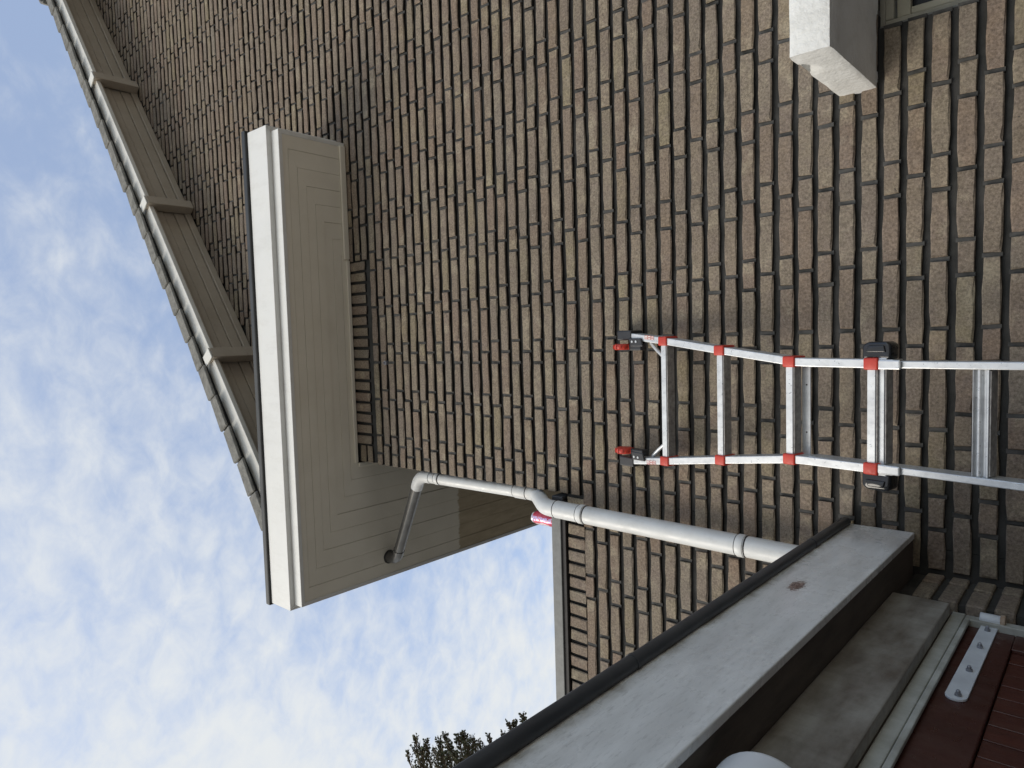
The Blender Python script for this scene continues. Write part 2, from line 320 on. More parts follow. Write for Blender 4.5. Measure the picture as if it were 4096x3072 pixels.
def brick_mesh(L, h, variant, depth=0.05):
    key = (round(L, 3), round(h, 3), variant, depth)
    if key not in _cache:
        vs, fs = brick_data(key[0], key[1], hash(key) & 0xffff, depth)
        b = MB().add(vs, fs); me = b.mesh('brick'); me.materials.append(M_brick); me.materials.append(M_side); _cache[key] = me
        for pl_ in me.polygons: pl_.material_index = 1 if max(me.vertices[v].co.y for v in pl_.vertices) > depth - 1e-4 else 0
    return _cache[key]
def brick_field(name, bricks, parent):
    vs, fs, rn, mi = [], [], [], []
    for i, (c, L, h, rot, yaw) in enumerate(bricks):
        bv, bf = brick_data(L, h, 1000 + i % 400)
        ca, sa = math.cos(rot), math.sin(rot); b = len(vs)
        for (x, y, z) in bv: vs.append((c[0] + x * ca - z * sa, c[1] + y + x * yaw, c[2] + x * sa + z * ca))
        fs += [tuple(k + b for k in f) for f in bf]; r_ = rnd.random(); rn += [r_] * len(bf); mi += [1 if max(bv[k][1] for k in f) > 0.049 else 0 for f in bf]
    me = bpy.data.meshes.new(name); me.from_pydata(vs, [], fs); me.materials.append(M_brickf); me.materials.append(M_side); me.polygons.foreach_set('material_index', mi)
    at = me.attributes.new('rnd', 'FLOAT', 'FACE'); at.data.foreach_set('value', rn)
    bm = bmesh.new(); bm.from_mesh(me); bmesh.ops.recalc_face_normals(bm, faces=bm.faces); bm.to_mesh(me); bm.free()
    o = place(name, me, None, parent); o['kind'] = 'stuff'; return o
def course_bricks(n, x0, x1):
    """monk bond: two stretchers and a header, every other course shifted by half the period"""
    xh = XH + (0 if n % 2 else PERIOD / 2)
    k0 = math.floor((x0 - xh) / PERIOD) - 1; res = []
    x = xh + k0 * PERIOD - 0.05
    while x < x1:
        for L in (0.100, 0.210, 0.210):
            a, b = x - 0 , x + L
            res.append((a, b)); x += L + (PERIOD - 0.52) / 3
    return [(max(a, x0), min(b, x1)) for a, b in res if b > x0 + 0.03 and a < x1 - 0.03]
house_bricks, annex_bricks, perps_h, perps_a = [], [], [], []
for n in range(-64, 48):
    zt = ZTOP0 - COURSE * n; zc_ = zt - BH / 2; zb = zt - BH
    x0 = XC if zt > 3.50 else (-2.75 if zb > 2.10 else -0.80)
    xr = 5.6
    rowb = course_bricks(n, x0, xr)
    if -3.5 < n < 0: pass
    cw = rnd.uniform(-.0015, .0015); wob = [cw + rnd.uniform(-.0016, .0016) for _ in rowb]
    for i, (a, b) in enumerate(rowb):
        xm = (a + b) / 2
        if zb > min(rake_z(a), rake_z(b)) + 0.12: continue
        if zt > 5.06 and zb < 5.5 and xm < 0.51 - 0.1 and zb < 5.2: continue     # rowlock course under the eaves
        if n <= -1 and zb < 5.2 and a < 0.505: a = max(a, 0.505)
        if b - a < 0.03: continue
        if zb < 2.215 and zt > 0 and b > 0.985:
            if a > 0.95: continue
            b = 0.985
        xm = (a + b) / 2
        # only what the camera or a step aside could see
        if xm > 1.9 + max(0, (zc_ - 2.0)) * 0.75: continue
        it = ((xm, rnd.uniform(-.0035, .0025), zc_ + wob[i]), b - a, BH + rnd.uniform(-.002, .0015), rnd.uniform(-.006, .006), rnd.uniform(-.010, .010))
        ann = xm < XC
        (annex_bricks if ann else house_bricks).append(it)
        (perps_a if ann else perps_h).append((b + (PERIOD - 0.52) / 6, zc_, rnd.uniform(-.002, .003)))

house = thing('brick_house', 'brown brick gable house with white boxed eaves and dark tiled verge', 'house', (XC, 0, 0))
def wall_mesh(poly, perps, y=0.0155, th=0.24):
    m = MB(); m.prism(poly, y, y + th, lambda a, b, c: (a, c, b)); return m
W0 = XC + 0.006
wp = [(W0, 0), (0.992, 0), (0.992, 2.222), (2.4, 2.222), (2.4, 0), (7.5, 0), (7.5, rake_z(7.5) + 0.02), (APEX, rake_z(APEX) + 0.03), (W0, rake_z(W0) + 0.03)]
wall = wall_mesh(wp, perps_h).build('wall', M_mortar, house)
wall['label'] = 'gable wall of brown brick with deep dark joints'
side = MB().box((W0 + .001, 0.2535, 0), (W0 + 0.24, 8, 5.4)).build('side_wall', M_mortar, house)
pj = MB()
for (x, z, dy_) in perps_h:
    if x > XC + 0.01: pj.box((x - 0.0068, 0.0070 + dy_, z - BH / 2 - 0.002), (x + 0.0068, 0.03, z + BH / 2 + 0.003))
po = pj.build('pointing', M_perp, wall); po['kind'] = 'stuff'
def brick_area(it):
    (c, L, h, _, _) = it; q = [pix(Vector((c[0] + sx * L / 2, 0, c[2] + sz * h / 2))) for sx, sz in ((-1, -1), (1, -1), (1, 1), (-1, 1))]
    if any(k is None for k in q): return 0
    xs = [min(max(k[0], 0), 1024) for k in q]; ys = [min(max(k[1], 0), 768) for k in q]
    return (max(xs) - min(xs)) * (max(ys) - min(ys))
house_bricks.sort(key=brick_area, reverse=True)
LIM = 258
for i, (c, L, h, rot, yaw) in enumerate(house_bricks[:LIM]):
    place('brick', brick_mesh(round(L * 200) / 200, BH, i % 5), None, wall, c, (0, -rot, yaw))
brick_field('far_bricks', house_bricks[LIM:], wall)
# rowlock bricks above the lintel, under the eaves
x = 0.50; i = 0
while x > XC + 0.16:
    me = brick_mesh(0.053, 0.19, i % 4)
    place('rowlock_brick', me, None, wall, (x - 0.0265, rnd.uniform(-.002, .002), 5.127 + rnd.uniform(-.003, .003)), (0, rnd.uniform(-.02, .02), 0)); x -= 0.0665; i += 1
for k in range(2):
    place('brick', brick_mesh(0.105, 0.05, k), None, wall, (XC + 0.056, 0, 5.055 + k * 0.066))
# screw with washer left in the wall
wsh = MB().tube([(-0.115, -0.008, 4.862), (-0.115, 0.01, 4.862)], 0.013, 14).tube([(-0.115, -0.022, 4.862), (-0.115, 0.0, 4.862)], 0.004, 8)
wsh.build('screw_washer', M_bolt, house, smooth=40)

# ------------------------------------------------------------------ eaves box
ZS = 5.18; YB = 7.0; NB = 8
eaves = MB().box((-1.50, -0.42, 5.25), (1.19, 0.0, 5.44)).box((-1.50, 0.0015, 5.25), (XC - 0.01, YB - .02, 5.44)).build('eaves_box', M_gunder, house)
def XLk(k): return -1.530 + k * (0.785 / NB)
def XRk(k): return 1.220 - k * 0.097
def Yk(k): return -0.440 + k * (0.440 / NB)
GAP = 0.0009
SB = [0, 0.062, 0.115, 0.180, 0.245, 0.318, 0.370, 0.436, 0.440]
zk = [ZS + d for d in (0.0, 0.0016, 0.0004, 0.0022, 0.0008, 0.004, 0.0015, 0.0)]
def soffit_board(poly, k):
    return MB().prism(poly, zk[k], zk[k] + 0.018).build('soffit_board', M_soffit, eaves)
for k in range(NB):
    a, b = Yk(k) + GAP, Yk(k + 1) - GAP
    if k == NB - 1: b = -0.001
    soffit_board([(XLk(k), a), (XRk(k), a), (XRk(k + 1), b), (XLk(k + 1), b)], k)
    soffit_board([(XLk(k) + GAP, Yk(k) + GAP), (XLk(k + 1) - GAP, Yk(k + 1) - GAP), (XLk(k + 1) - GAP, YB), (XLk(k) + GAP, YB)], k)
    soffit_board([(XRk(k) - GAP, Yk(k) + GAP), (XRk(k + 1) + GAP, Yk(k + 1) - GAP), (XRk(k + 1) + GAP, -0.001), (XRk(k) - GAP, -0.001)], k)
MB().box((0.52, -0.042, 5.166), (1.205, -0.002, 5.1795)).build('wall_moulding', M_soffit, eaves, bevel=0.006)
MB().box((XC - 0.005, -0.026, 5.168), (0.515, -0.002, 5.1795)).build('wall_moulding', M_soffit, eaves, bevel=0.004)
MB().box((XC - 0.035, 0.003, 5.168), (XC - 0.008, YB - .1, 5.1795)).build('wall_moulding', M_soffit, eaves, bevel=0.004)
def fascia_run(name, mat, off, z0, z1, th, bev, sm=None):
    """front piece, left piece and right return mitred round the box"""
    f = off
    MB().prism([(-1.53 - f, -0.44 - f), (1.22 + f, -0.44 - f), (1.22 + f - th, -0.44 - f + th), (-1.53 - f + th, -0.44 - f + th)], z0, z1).build(name, mat, eaves, bevel=bev)
    MB().prism([(-1.53 - f, -0.44 - f), (-1.53 - f + th, -0.44 - f + th), (-1.53 - f + th, YB), (-1.53 - f, YB)], z0, z1).build(name, mat, eaves, bevel=bev)
    MB().prism([(1.22 + f, -0.44 - f), (1.22 + f - th, -0.44 - f + th), (1.22 + f - th, -0.002), (1.22 + f, -0.002)], z0, z1).build(name, mat, eaves, bevel=bev)
fascia_run('fascia_strip', M_fascia, 0.004, 5.176, 5.252, 0.024, 0.003)
fascia_run('fascia_board', M_fascia, 0.034, 5.2525, 5.462, 0.055, 0.003)
fascia_run('roof_edging', M_zinc, 0.048, 5.4655, 5.512, 0.03, 0.008)
MB().box((-1.54, -0.45, 5.462), (1.23, -0.001, 5.49)).box((-1.54, 0.0, 5.462), (XC - .01, YB - .01, 5.49)).build('roof_felt', M_lead, eaves)

# ------------------------------------------------------------------ gable roof and verge
cs, sn_ = math.cos(R(37.88)), math.sin(R(37.88)); Q0 = Vector((0.57, 0, 6.89))
def S(s, y, n): return (Q0.x + s * cs - n * sn_, y, Q0.z + s * sn_ + n * cs)
S_TOP = (APEX - Q0.x) / cs; S_BOT = (-1.46 - Q0.x) / cs
roof = MB().box((S_BOT, -0.33, 0.070), (S_TOP - 0.05, 8, 0.105), S)
mirror = lambda s, y, n: (2 * APEX - S(s, y, n)[0], y, S(s, y, n)[2])
roof.box((S_BOT, -0.33, 0.070), (S_TOP - 0.05, 8, 0.105), mirror); roof = roof.build('roof', M_tile, house)
roof['label'] = 'dark weathered tiled roof seen along its verge'
verge = MB().box((S_BOT, -0.285, 0.022), (S_TOP, -0.002, 0.066), S).build('verge', M_gunder, house)
for (ya, yb, dn) in ((-0.132, -0.058, 0.004), (-0.214, -0.137, 0.010), (-0.281, -0.219, 0.003)):
    MB().box((S_BOT, ya, dn), (S_TOP, yb, dn + 0.02), S).build('soffit_board', M_verge, verge, bevel=0.003, seg=1)
MB().box((S_BOT, -0.052, -0.010), (S_TOP, -0.003, 0.0195), S).build('soffit_board', M_verge, verge, bevel=0.003, seg=1)
MB().box((S_BOT, -0.305, -0.030), (S_TOP, -0.284, 0.0), S).build('verge_bead', M_verge, verge, bevel=0.004)
MB().box((S_BOT, -0.338, -0.050), (S_TOP, -0.3065, 0.072), S).build('barge_board', M_barge, verge, bevel=0.004)
MB().box((S_BOT, -0.352, 0.0735), (S_TOP, -0.30, 0.088), S).build('verge_batten', M_lead, verge)
for sx in (2.30, 1.115, -0.075, -1.25):
    s0 = (sx - Q0.x) / cs
    MB().box((s0 - 0.040, -0.352, -0.082), (s0 + 0.040, -0.004, -0.0065), S).build('purlin_end', M_verge, verge, bevel=0.004)
    MB().box((s0 - 0.040, -0.366, -0.080), (s0 + 0.040, -0.3545, 0.030), S).build('purlin_cap', M_barge, verge, bevel=0.003)
# verge tiles, one by one
tm = MB()
tm.box((0.0, 0.0, -0.085), (0.275, 0.016, 0.0)); tm.box((0.0, 0.0005, -0.0005), (0.30, 0.30, 0.018))
tmesh = []
for v in range(4):
    q = random.Random(v); b = MB()
    def J(x, y, z, q=q): return (x + q.uniform(-.003, .003), y + q.uniform(-.002, .002), z + q.uniform(-.003, .003))
    b.box((0.0, 0.0, -0.090), (0.243, 0.018, 0.006), J); b.box((0.0, 0.0175, -0.014), (0.30, 0.30, 0.004), J)
    me = b.mesh('tile', bevel=0.005, seg=1); me.materials.append(M_tile); tmesh.append(me)
ang = R(37.88); s_ = S_TOP - 0.30; i = 0
Rm = Matrix.Rotation(-ang, 4, 'Y')
while s_ > S_BOT - 0.1:
    o = place('tile', tmesh[i % 4], None, roof)
    p0 = S(s_, -0.384 - rnd.uniform(0, .004), 0.138)
    o.matrix_local = Matrix.Translation(p0) @ Rm @ Matrix.Rotation(R(5.4) + rnd.uniform(-.012, .012), 4, 'Y') @ Matrix.Rotation(rnd.uniform(-.012, .012), 4, 'Z')
    s_ -= 0.258; i += 1
rg = MB(); pr = [(APEX + 0.16 * math.cos(a), rake_z(APEX) + 0.10 + 0.16 * math.sin(a)) for a in [math.pi * k / 12 for k in range(13)]]
pr += [(APEX + 0.135 * math.cos(a), rake_z(APEX) + 0.10 + 0.135 * math.sin(a)) for a in [math.pi * k / 12 for k in range(12, -1, -1)]]
for k in range(1):
    rg.prism(pr, -0.395, 0.05, lambda a, b, c: (a, c, b))
rg.build('ridge_tile', M_tile, roof, bevel=0.004, smooth=35)

# ------------------------------------------------------------------ concrete canopy and the joinery under it
bm = bmesh.new(); nx, ny, nzv = 60, 18, 6
X0, X1, Y0, Y1, Z0, Z1 = 0.798, 2.6, -0.468, 0.012, 2.228, 2.344
bmesh.ops.create_cube(bm, size=1.0)
bmesh.ops.subdivide_edges(bm, edges=[e for e in bm.edges if abs(e.verts[0].co.x - e.verts[1].co.x) > .5], cuts=nx, use_grid_fill=True)
bmesh.ops.subdivide_edges(bm, edges=[e for e in bm.edges if abs(e.verts[0].co.y - e.verts[1].co.y) > .5], cuts=ny, use_grid_fill=True)
bmesh.ops.subdivide_edges(bm, edges=[e for e in bm.edges if abs(e.verts[0].co.z - e.verts[1].co.z) > .5], cuts=nzv, use_grid_fill=True)
for v in bm.verts:
    c = v.co; fx, fy, fz = c.x + .5, c.y + .5, c.z + .5
    x = X0 + (X1 - X0) * fx ** 1.6; y = Y0 + (Y1 - Y0) * fy; z = Z0 + (Z1 - Z0) * fz - 0.006 * fy
    w = noise.noise(Vector((x * 9, y * 9, z * 9))) * 0.003 + noise.noise(Vector((x * 40, y * 40, z * 40))) * 0.0012
    edge_n = sum((fx < 0.001, fy < 0.001, fz < 0.001, fz > 0.999))
    if edge_n >= 2: x += 0.002 * (fx < .001); y += 0.002 * (fy < .001); z += 0.002 * (fz < .001) - 0.003 * (fz > .999)
    x += w if fx < 0.001 else 0; y += w if fy < .001 else 0; z += w if (fz < .001 or fz > .999) else 0
    d = math.hypot(y + 0.33, (z - 2.345) * 1.0)                # chip on the upper left arris
    if fx < 0.03 and d < 0.055: x += 0.022 * (1 - d / 0.055); z -= 0.012 * (1 - d / 0.055) * (fz > .9)
    v.co = (x, y, z)
me = bpy.data.meshes.new('canopy'); bm.to_mesh(me); bm.free(); me.shade_smooth(); me.set_sharp_from_angle(angle=R(40))
canopy = place('canopy', me, M_conc, house); canopy['label'] = 'thick rough white painted concrete canopy with a chipped corner'
M_shadeframe = simple('shaded_cream_paint', (0.33, 0.32, 0.26), (0.22, 0.21, 0.17), 0.5, 12, bumpd=0.001, bscale=20)  # dirty cream, darkened in the colour for the shade under the canopy
win = MB().box((0.990, 0.045, 0.0), (1.022, 0.125, 2.218)).box((1.0225, 0.045, 2.182), (2.35, 0.125, 2.218)).build('window', M_shadeframe, house, bevel=0.003)
MB().box((1.0, 0.036, 2.205), (2.3, 0.0445, 2.2215)).build('frame_bead', M_shadeframe, win, bevel=0.002)
MB().box((1.027, 0.062, 2.135), (2.3, 0.115, 2.176)).box((1.027, 0.062, 0.6), (1.052, 0.115, 2.1345)).build('sash', M_cream, win, bevel=0.004)
MB().box((1.050, 0.085, 0.6), (2.3, 0.095, 2.14)).build('pane', M_pane, win)
MB().box((0.9905, 0.022, 0.0), (1.001, 0.044, 2.2185)).build('weather_bar', M_coping, win, bevel=0.003)

# ------------------------------------------------------------------ annex left of the corner
annex = thing('brick_annex', 'low flat roofed brick annex with grey metal coping left of the gable corner', 'annex', (-1.7, 0, 0))
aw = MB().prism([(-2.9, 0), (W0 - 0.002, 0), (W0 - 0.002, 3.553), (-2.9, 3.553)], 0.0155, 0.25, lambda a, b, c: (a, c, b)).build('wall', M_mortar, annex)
pj = MB()
for (x, z, dy_) in perps_a: pj.box((x - 0.0068, 0.0070 + dy_, z - BH / 2 - 0.002), (x + 0.0068, 0.03, z + BH / 2 + 0.003))
po = pj.build('pointing', M_perp, aw); po['kind'] = 'stuff'
for i, (c, L, h, rot, yaw) in enumerate(annex_bricks): place('brick', brick_mesh(round(L * 200) / 200, BH, i % 5), None, aw, c, (0, -rot, yaw))
x = XC - 0.012; i = 0
while x > -2.8:
    place('rowlock_brick', brick_mesh(0.0525, 0.098, i % 4), None, aw, (x - 0.026, rnd.uniform(-.002, .002), 3.497 + rnd.uniform(-.001, .001)), (0, rnd.uniform(-.02, .02), 0))
    x -= 0.0642; i += 1
cop = MB().box((-2.95, -0.020, 3.574), (XC - 0.045, 0.20, 3.628)).build('coping', M_coping, annex, bevel=0.003)
MB().box((-2.95, -0.011, 3.552), (XC - 0.03, 0.18, 3.5735)).build('coping_gap', M_seal, annex, bevel=0.002)  # black strip painted in for the shaded gap below the coping
MB().box((XC - 0.0435, -0.022, 3.556), (XC - 0.012, 0.06, 3.622)).build('coping_end', M_black, annex, bevel=0.004)
MB().box((-2.95, 0.2505, 0), (XC - .01, 5.0, 3.60)).build('annex_body', M_mortar, annex)

# ------------------------------------------------------------------ downpipe
dp = thing('downpipe', 'grey plastic downpipe bending from the eaves soffit down past the brick corner', 'downpipe', (-0.80, -0.085, 2.3))
pS = Vector((-1.400, 0.215, 5.19)); pS1 = Vector((-1.400, 0.215, 5.105)); pE = Vector((-0.779, 0.058, 4.66)); pE2 = Vector((-0.775, 0.058, 3.82))
RU, RL = 0.033, 0.0405
dir_s = (pE - pS1).normalized()
MB().tube([pS] + bend(pS, pS1, pE, 0.055, 8) + [pS1 + dir_s * 0.095], RU + 0.003, 24).build('elbow', M_pvcdark, dp, smooth=40)
MB().tube([pS1 + dir_s * 0.09, pE - dir_s * 0.09], RU, 24).build('pipe_section', M_pvcdark, dp, smooth=40)
MB().tube([pE - dir_s * 0.10] + bend(pS1, pE, pE2, 0.06, 8) + [pE + Vector((0, 0, -0.10))], RU + 0.003, 24).build('elbow', M_pvc, dp, smooth=40)
MB().tube([pE + Vector((0, 0, -0.095)), pE2 + Vector((0, 0, 0.02))], RU, 24).build('pipe_section', M_pvc, dp, smooth=40)
pL0 = Vector((-0.792, -0.080, 3.53)); pL1 = Vector((-0.8135, -0.080, 2.29))
pm1 = pE2 + Vector((0, 0, -0.04)); pm2 = pL0 + Vector((0, 0, 0.085))
MB().tube([pE2 + Vector((0, 0, 0.09)), pE2 + Vector((0, 0, 0.015))] + bend(pE2, pm1, pm2, 0.05, 6) + bend(pm1, pm2, pL0, 0.05, 6) + [pL0],
          [RU + 0.004] * 2 + [RU + 0.003] * 5 + [0.0375] * 4 + [0.039] * 5 + [0.039], 24).build('offset_bend', M_pvc, dp, smooth=40)
MB().tube([pL0 + Vector((0, 0, 0.02)), pL1], RL, 28).build('pipe_section', M_pvc, dp, smooth=40)
def ring(p, r, h, mat, name): MB().tube([p + Vector((0, 0, h / 2)), p - Vector((0, 0, h / 2))], r, 28).build(name, mat, dp, bevel=0.0015, smooth=40)
for z, big in ((4.50, 0), (3.90, 0), (3.40, 1), (2.66, 1)):
    f = (4.66 - z) / (4.66 - 3.82); p = (pE.lerp(pE2, f) if not big else pL0.lerp(pL1, (3.53 - z) / (3.53 - 2.29)))
    r0 = RL if big else RU
    ring(p, r0 + 0.003, 0.026 if big else 0.03, M_pvc, 'pipe_clamp'); ring(p + Vector((0, 0, -0.019)), r0 + 0.0015, 0.006, M_seal, 'rubber_seal'); ring(p + Vector((0, 0, 0.019)), r0 + 0.001, 0.003, M_seal, 'rubber_seal')
    MB().box((p.x - 0.008, p.y + r0, z - 0.01), (p.x + 0.008, 0.012 if big else p.y + r0 + .03, z + 0.01)).build('clamp_bracket', M_pvc, dp)
ring(pL0 + Vector((0, 0, 0.018)), RL + 0.0012, 0.004, M_seal, 'rubber_seal')
ring(pE2 + Vector((0, 0, 0.012)), RU + 0.0048, 0.004, M_seal, 'rubber_seal')
MB().tube([pS + Vector((0, 0, -0.004)), pS + Vector((0, 0, -0.012))], RU + 0.012, 24).build('outlet_collar', M_pvcdark, dp, smooth=40)

# ------------------------------------------------------------------ drinks can on the coping
can = thing('drinks_can', 'pink red printed drinks can standing on the annex coping behind the downpipe', 'can', (-0.893, 0.055, 3.628))
prof = [(0.024, 0.0), (0.0275, 0.004), (0.033, 0.014), (0.033, 0.143), (0.0315, 0.150), (0.0272, 0.160)]
CB = Vector((-0.893, 0.055, 3.628))
body = MB().tube([(0, 0, z) for r_, z in prof], [r_ for r_, z in prof], 32).mesh('can_body', smooth=50)
o = place('can_body', body, M_can); o.parent = can; 
b2 = MB().tube([(0, 0, 0.1602), (0, 0, 0.166), (0, 0, 0.168)], [0.0275, 0.0282, 0.027], 32).mesh('can_rim', smooth=50)
o = place('can_rim', b2, M_canal); o.parent = can
def can_patch(pts):
    """a flat printed stroke wrapped on the can: pts (angle, z, half width)"""
    m = MB(); vs = []; fs = []
    for (a, z, w) in pts:
        for s in (-1, 1): vs.append((0.0333 * math.cos(a + s * w), 0.0333 * math.sin(a + s * w), z))
    for i in range(len(pts) - 1): fs.append((2 * i, 2 * i + 1, 2 * i + 3, 2 * i + 2))
    return m.add(vs, fs)
for a0, ph in ((R(228), 0.0), (R(206), 1.0), (R(186), 2.0)):
    st = can_patch([(a0 + 0.10 * math.sin(z * 90 + ph), z, 0.11 * (1 - abs((z - 0.10) / 0.055)) + 0.03) for z in [0.055 + 0.006 * k for k in range(15)]])
    o = place('claw_stroke', st.mesh('claw_stroke'), M_canw); o.parent = can

# ------------------------------------------------------------------ ladder
TL = R(13); LC = -0.2645
lad = thing('folding_ladder', 'aluminium multi position ladder with red joint caps leaning against the brick wall', 'ladder', (LC, -0.86, 0))
def L(x, s, n): return (x, -0.12 + s * math.sin(TL) - n * math.cos(TL), 2.9502 + s * math.cos(TL) + n * math.sin(TL))
def lad_poly(name, poly, n0, n1, mat, parent=lad, bevel=0.0025):
    return MB().prism(poly, n0, n1, L).build(name, mat, parent, bevel=bevel)
SLOW = -2.98
rail_r = [(0.000, 0.205), (-0.024, 0.005), (-0.062, -0.262), (-0.094, -0.50), (-0.1005, -0.54), (-0.1025, -0.60), (-0.105, -0.875)]
for s in (1, -1):
    cx_ = [(LC + s * (x - LC), y) for x, y in rail_r]; w = 0.0135
    lad_poly('upper_rail', [(x - w, y) for x, y in cx_] + [(x + w, y) for x, y in cx_[::-1]], -0.062, 0.0, M_alu)
    xo = LC + s * (-0.107 - LC)
    lad_poly('lower_rail', [(xo - 0.0105, -0.60), (xo + 0.0105, -0.60), (xo + 0.0105, SLOW), (xo - 0.0105, SLOW)], -0.072, -0.010, M_alu)
    # end plate of the upper section round the lower rail
    lad_poly('rail_end_plate', [(xo - 0.014, -0.79), (xo + 0.0142, -0.79), (xo + 0.0142, -0.895), (xo - 0.014, -0.895)], -0.0085, 0.0015, M_alu, bevel=0.004)
    # top foot, wheel bracket and wheel
    xf = LC + s * (0.004 - LC)
    lad_poly('end_foot', [(xf - 0.020, 0.185), (xf + 0.020, 0.185), (xf + 0.021, 0.268), (xf - 0.021, 0.268)], -0.070, 0.004, M_bplast, bevel=0.006)
    xb = LC + s * (-0.027 - LC)
    br = MB().prism([(xb - 0.017, 0.115), (xb + 0.017, 0.125), (xb + 0.019, 0.195), (xb - 0.017, 0.185)], 0.0005, 0.010, L)
    xw = LC + s * (-0.044 - LC)
    br.prism([(xw - 0.016, 0.128), (xw + 0.010, 0.128), (xw + 0.010, 0.20), (xw - 0.016, 0.19)], -0.03, 0.008, L)
    br.build('wheel_bracket', M_bplast, lad, bevel=0.004)
    for bx, bs_ in ((0.004, 0.172), (0.004, 0.150)):
        MB().tube([L(xb + s * bx, bs_, 0.008), L(xb + s * bx, bs_, 0.0125)], 0.0048, 10).build('rivet', M_alu, lad, smooth=40)
    wh = MB()
    rr = [0.030, 0.0355, 0.0375, 0.0385, 0.0375, 0.0355, 0.030]
    wh.tube([L(xw + (-0.0125 + 0.025 * k / 6), 0.233, 0.006) for k in range(7)], rr, 24)
    wheel = wh.build('wheel', M_red, lad, smooth=45)
    for k in range(12):
        a = 2 * math.pi * k / 12
        MB().box((xw - 0.009, -0.0035, 0.0375), (xw + 0.009, 0.0035, 0.0400), lambda x, y, z, a=a: L(x, 0.233 + math.cos(a) * z - math.sin(a) * y, 0.006 + math.sin(a) * z + math.cos(a) * y)).build('wheel_lug', M_red, wheel)
    # diagonal brace
    MB().tube([L(LC + s * (-0.030 - LC), 0.105, -0.030), L(LC + s * (-0.062 - LC), 0.070, -0.030), L(LC + s * (-0.108 - LC), 0.010, -0.030)], 0.0075, 10).build('brace', M_alu, lad, smooth=60)
    # lock knob on the outside
    xk = LC + s * (-0.066 - LC)
    kb = MB(); pr = []
    for (dx_, ds_) in ((-0.025, -0.043), (0.018, -0.043), (0.028, -0.030), (0.028, 0.026), (0.018, 0.043), (-0.025, 0.043)): pr.append((xk + s * dx_, -0.822 + ds_))
    kb.prism(pr, -0.062, -0.006, L); knob = kb.build('lock_knob', M_gloss, lad, bevel=0.012, seg=4, smooth=50)
    pr2 = [(xk + s * a, -0.822 + b) for a, b in ((-0.004, -0.030), (0.017, -0.025), (0.017, 0.022), (-0.004, 0.030))]
    MB().prism(pr2, -0.0075, -0.001, L).build('knob_pad', M_gloss, knob, bevel=0.005, seg=3, smooth=50)
    MB().box((xk - s * 0.020, -0.855, -0.055), (xk - s * 0.027, -0.785, -0.004), L).build('knob_plate', M_alu, lad, bevel=0.003)
    # safety sticker near the top: three framed pictograms
    xs = LC + s * (-0.0085 - LC); ss = 0.085
    for k in range(3):
        sc = ss - 0.0165 * (k - 1); tx = lambda a, b, n, sc=sc: L(xs + s * (-0.0085 + (sc * 0.12)) * 0.0 + a + s * (sc - 0.085) * 0.115, sc + b, n)
        st = MB().box((-0.0078, -0.0078, 0.0004), (0.0078, 0.0078, 0.0010), tx).build('sticker', M_sticker, lad)
        fr = MB()
        for bx in ((-0.0078, -0.0078, 0.0078, -0.0066), (-0.0078, 0.0066, 0.0078, 0.0078), (-0.0078, -0.0066, -0.0066, 0.0066), (0.0066, -0.0066, 0.0078, 0.0066)):
            fr.box((bx[0], bx[1], 0.0011), (bx[2], bx[3], 0.0015), tx)
        sym = {0: [(-.004, -.005, -.002, .005), (-.001, -.001, .004, .001)], 1: [(-.003, -.004, .003, -.002), (-.003, .001, .003, .003), (-.001, -.002, .001, .005)], 2: [(-.004, .002, .005, .004), (-.003, -.005, -.001, .002), (.001, -.004, .003, .000)]}[k]
        for bx in sym: fr.box((bx[0], bx[1], 0.0011), (bx[2], bx[3], 0.0015), tx)
        fr.build('pictogram', M_stred, st)
def rung(name, xa, xb, s0, hgt, dep, n0, channel=False, top_ribs=False):
    # front face from s0+hgt to s0; ribbed tread on the underside
    pts = [(s0, n0), (s0 + hgt, n0), (s0 + hgt, n0 - dep), (s0, n0 - dep)]
    if channel:
        pts = [(s0, n0), (s0 + 0.006, n0), (s0 + 0.009, n0 - 0.010), (s0 + hgt * .42, n0 - 0.012), (s0 + hgt * .5, n0 - 0.004), (s0 + hgt * .62, n0 - 0.002), (s0 + hgt * .74, n0 - 0.004), (s0 + hgt * .8, n0 - 0.012),
               (s0 + hgt - 0.005, n0 - 0.011), (s0 + hgt - 0.003, n0), (s0 + hgt, n0), (s0 + hgt, n0 - dep), (s0, n0 - dep)]
    r_ = MB().prism(pts, xa, xb, lambda a, b, c: L(c, a, b)).build(name, M_alu, lad, bevel=0.0012, seg=1)
    nr = 6; tr = []
    y0 = n0 - 0.004; y1 = n0 - dep + 0.002; st = (y0 - y1) / nr
    tr = [(s0 - 0.0002, y0)]
    for k in range(nr):
        a = y0 - k * st; tr += [(s0 - 0.0035, a - 0.0004), (s0 - 0.0035, a - st * .62), (s0 - 0.0012, a - st * .66), (s0 - 0.0012, a - st * .98)]
    tr.append((s0 - 0.0002, y1))
    MB().prism(tr, xa + 0.004, xb - 0.004, lambda a, b, c: L(c, a, b)).build('rung_tread', M_tread, r_)
def rail_x(s):
    for (xa, sa), (xb, sb) in zip(rail_r, rail_r[1:]):
        if sa >= s >= sb: return xa + (xb - xa) * (sa - s) / (sa - sb)
    return rail_r[-1][0]
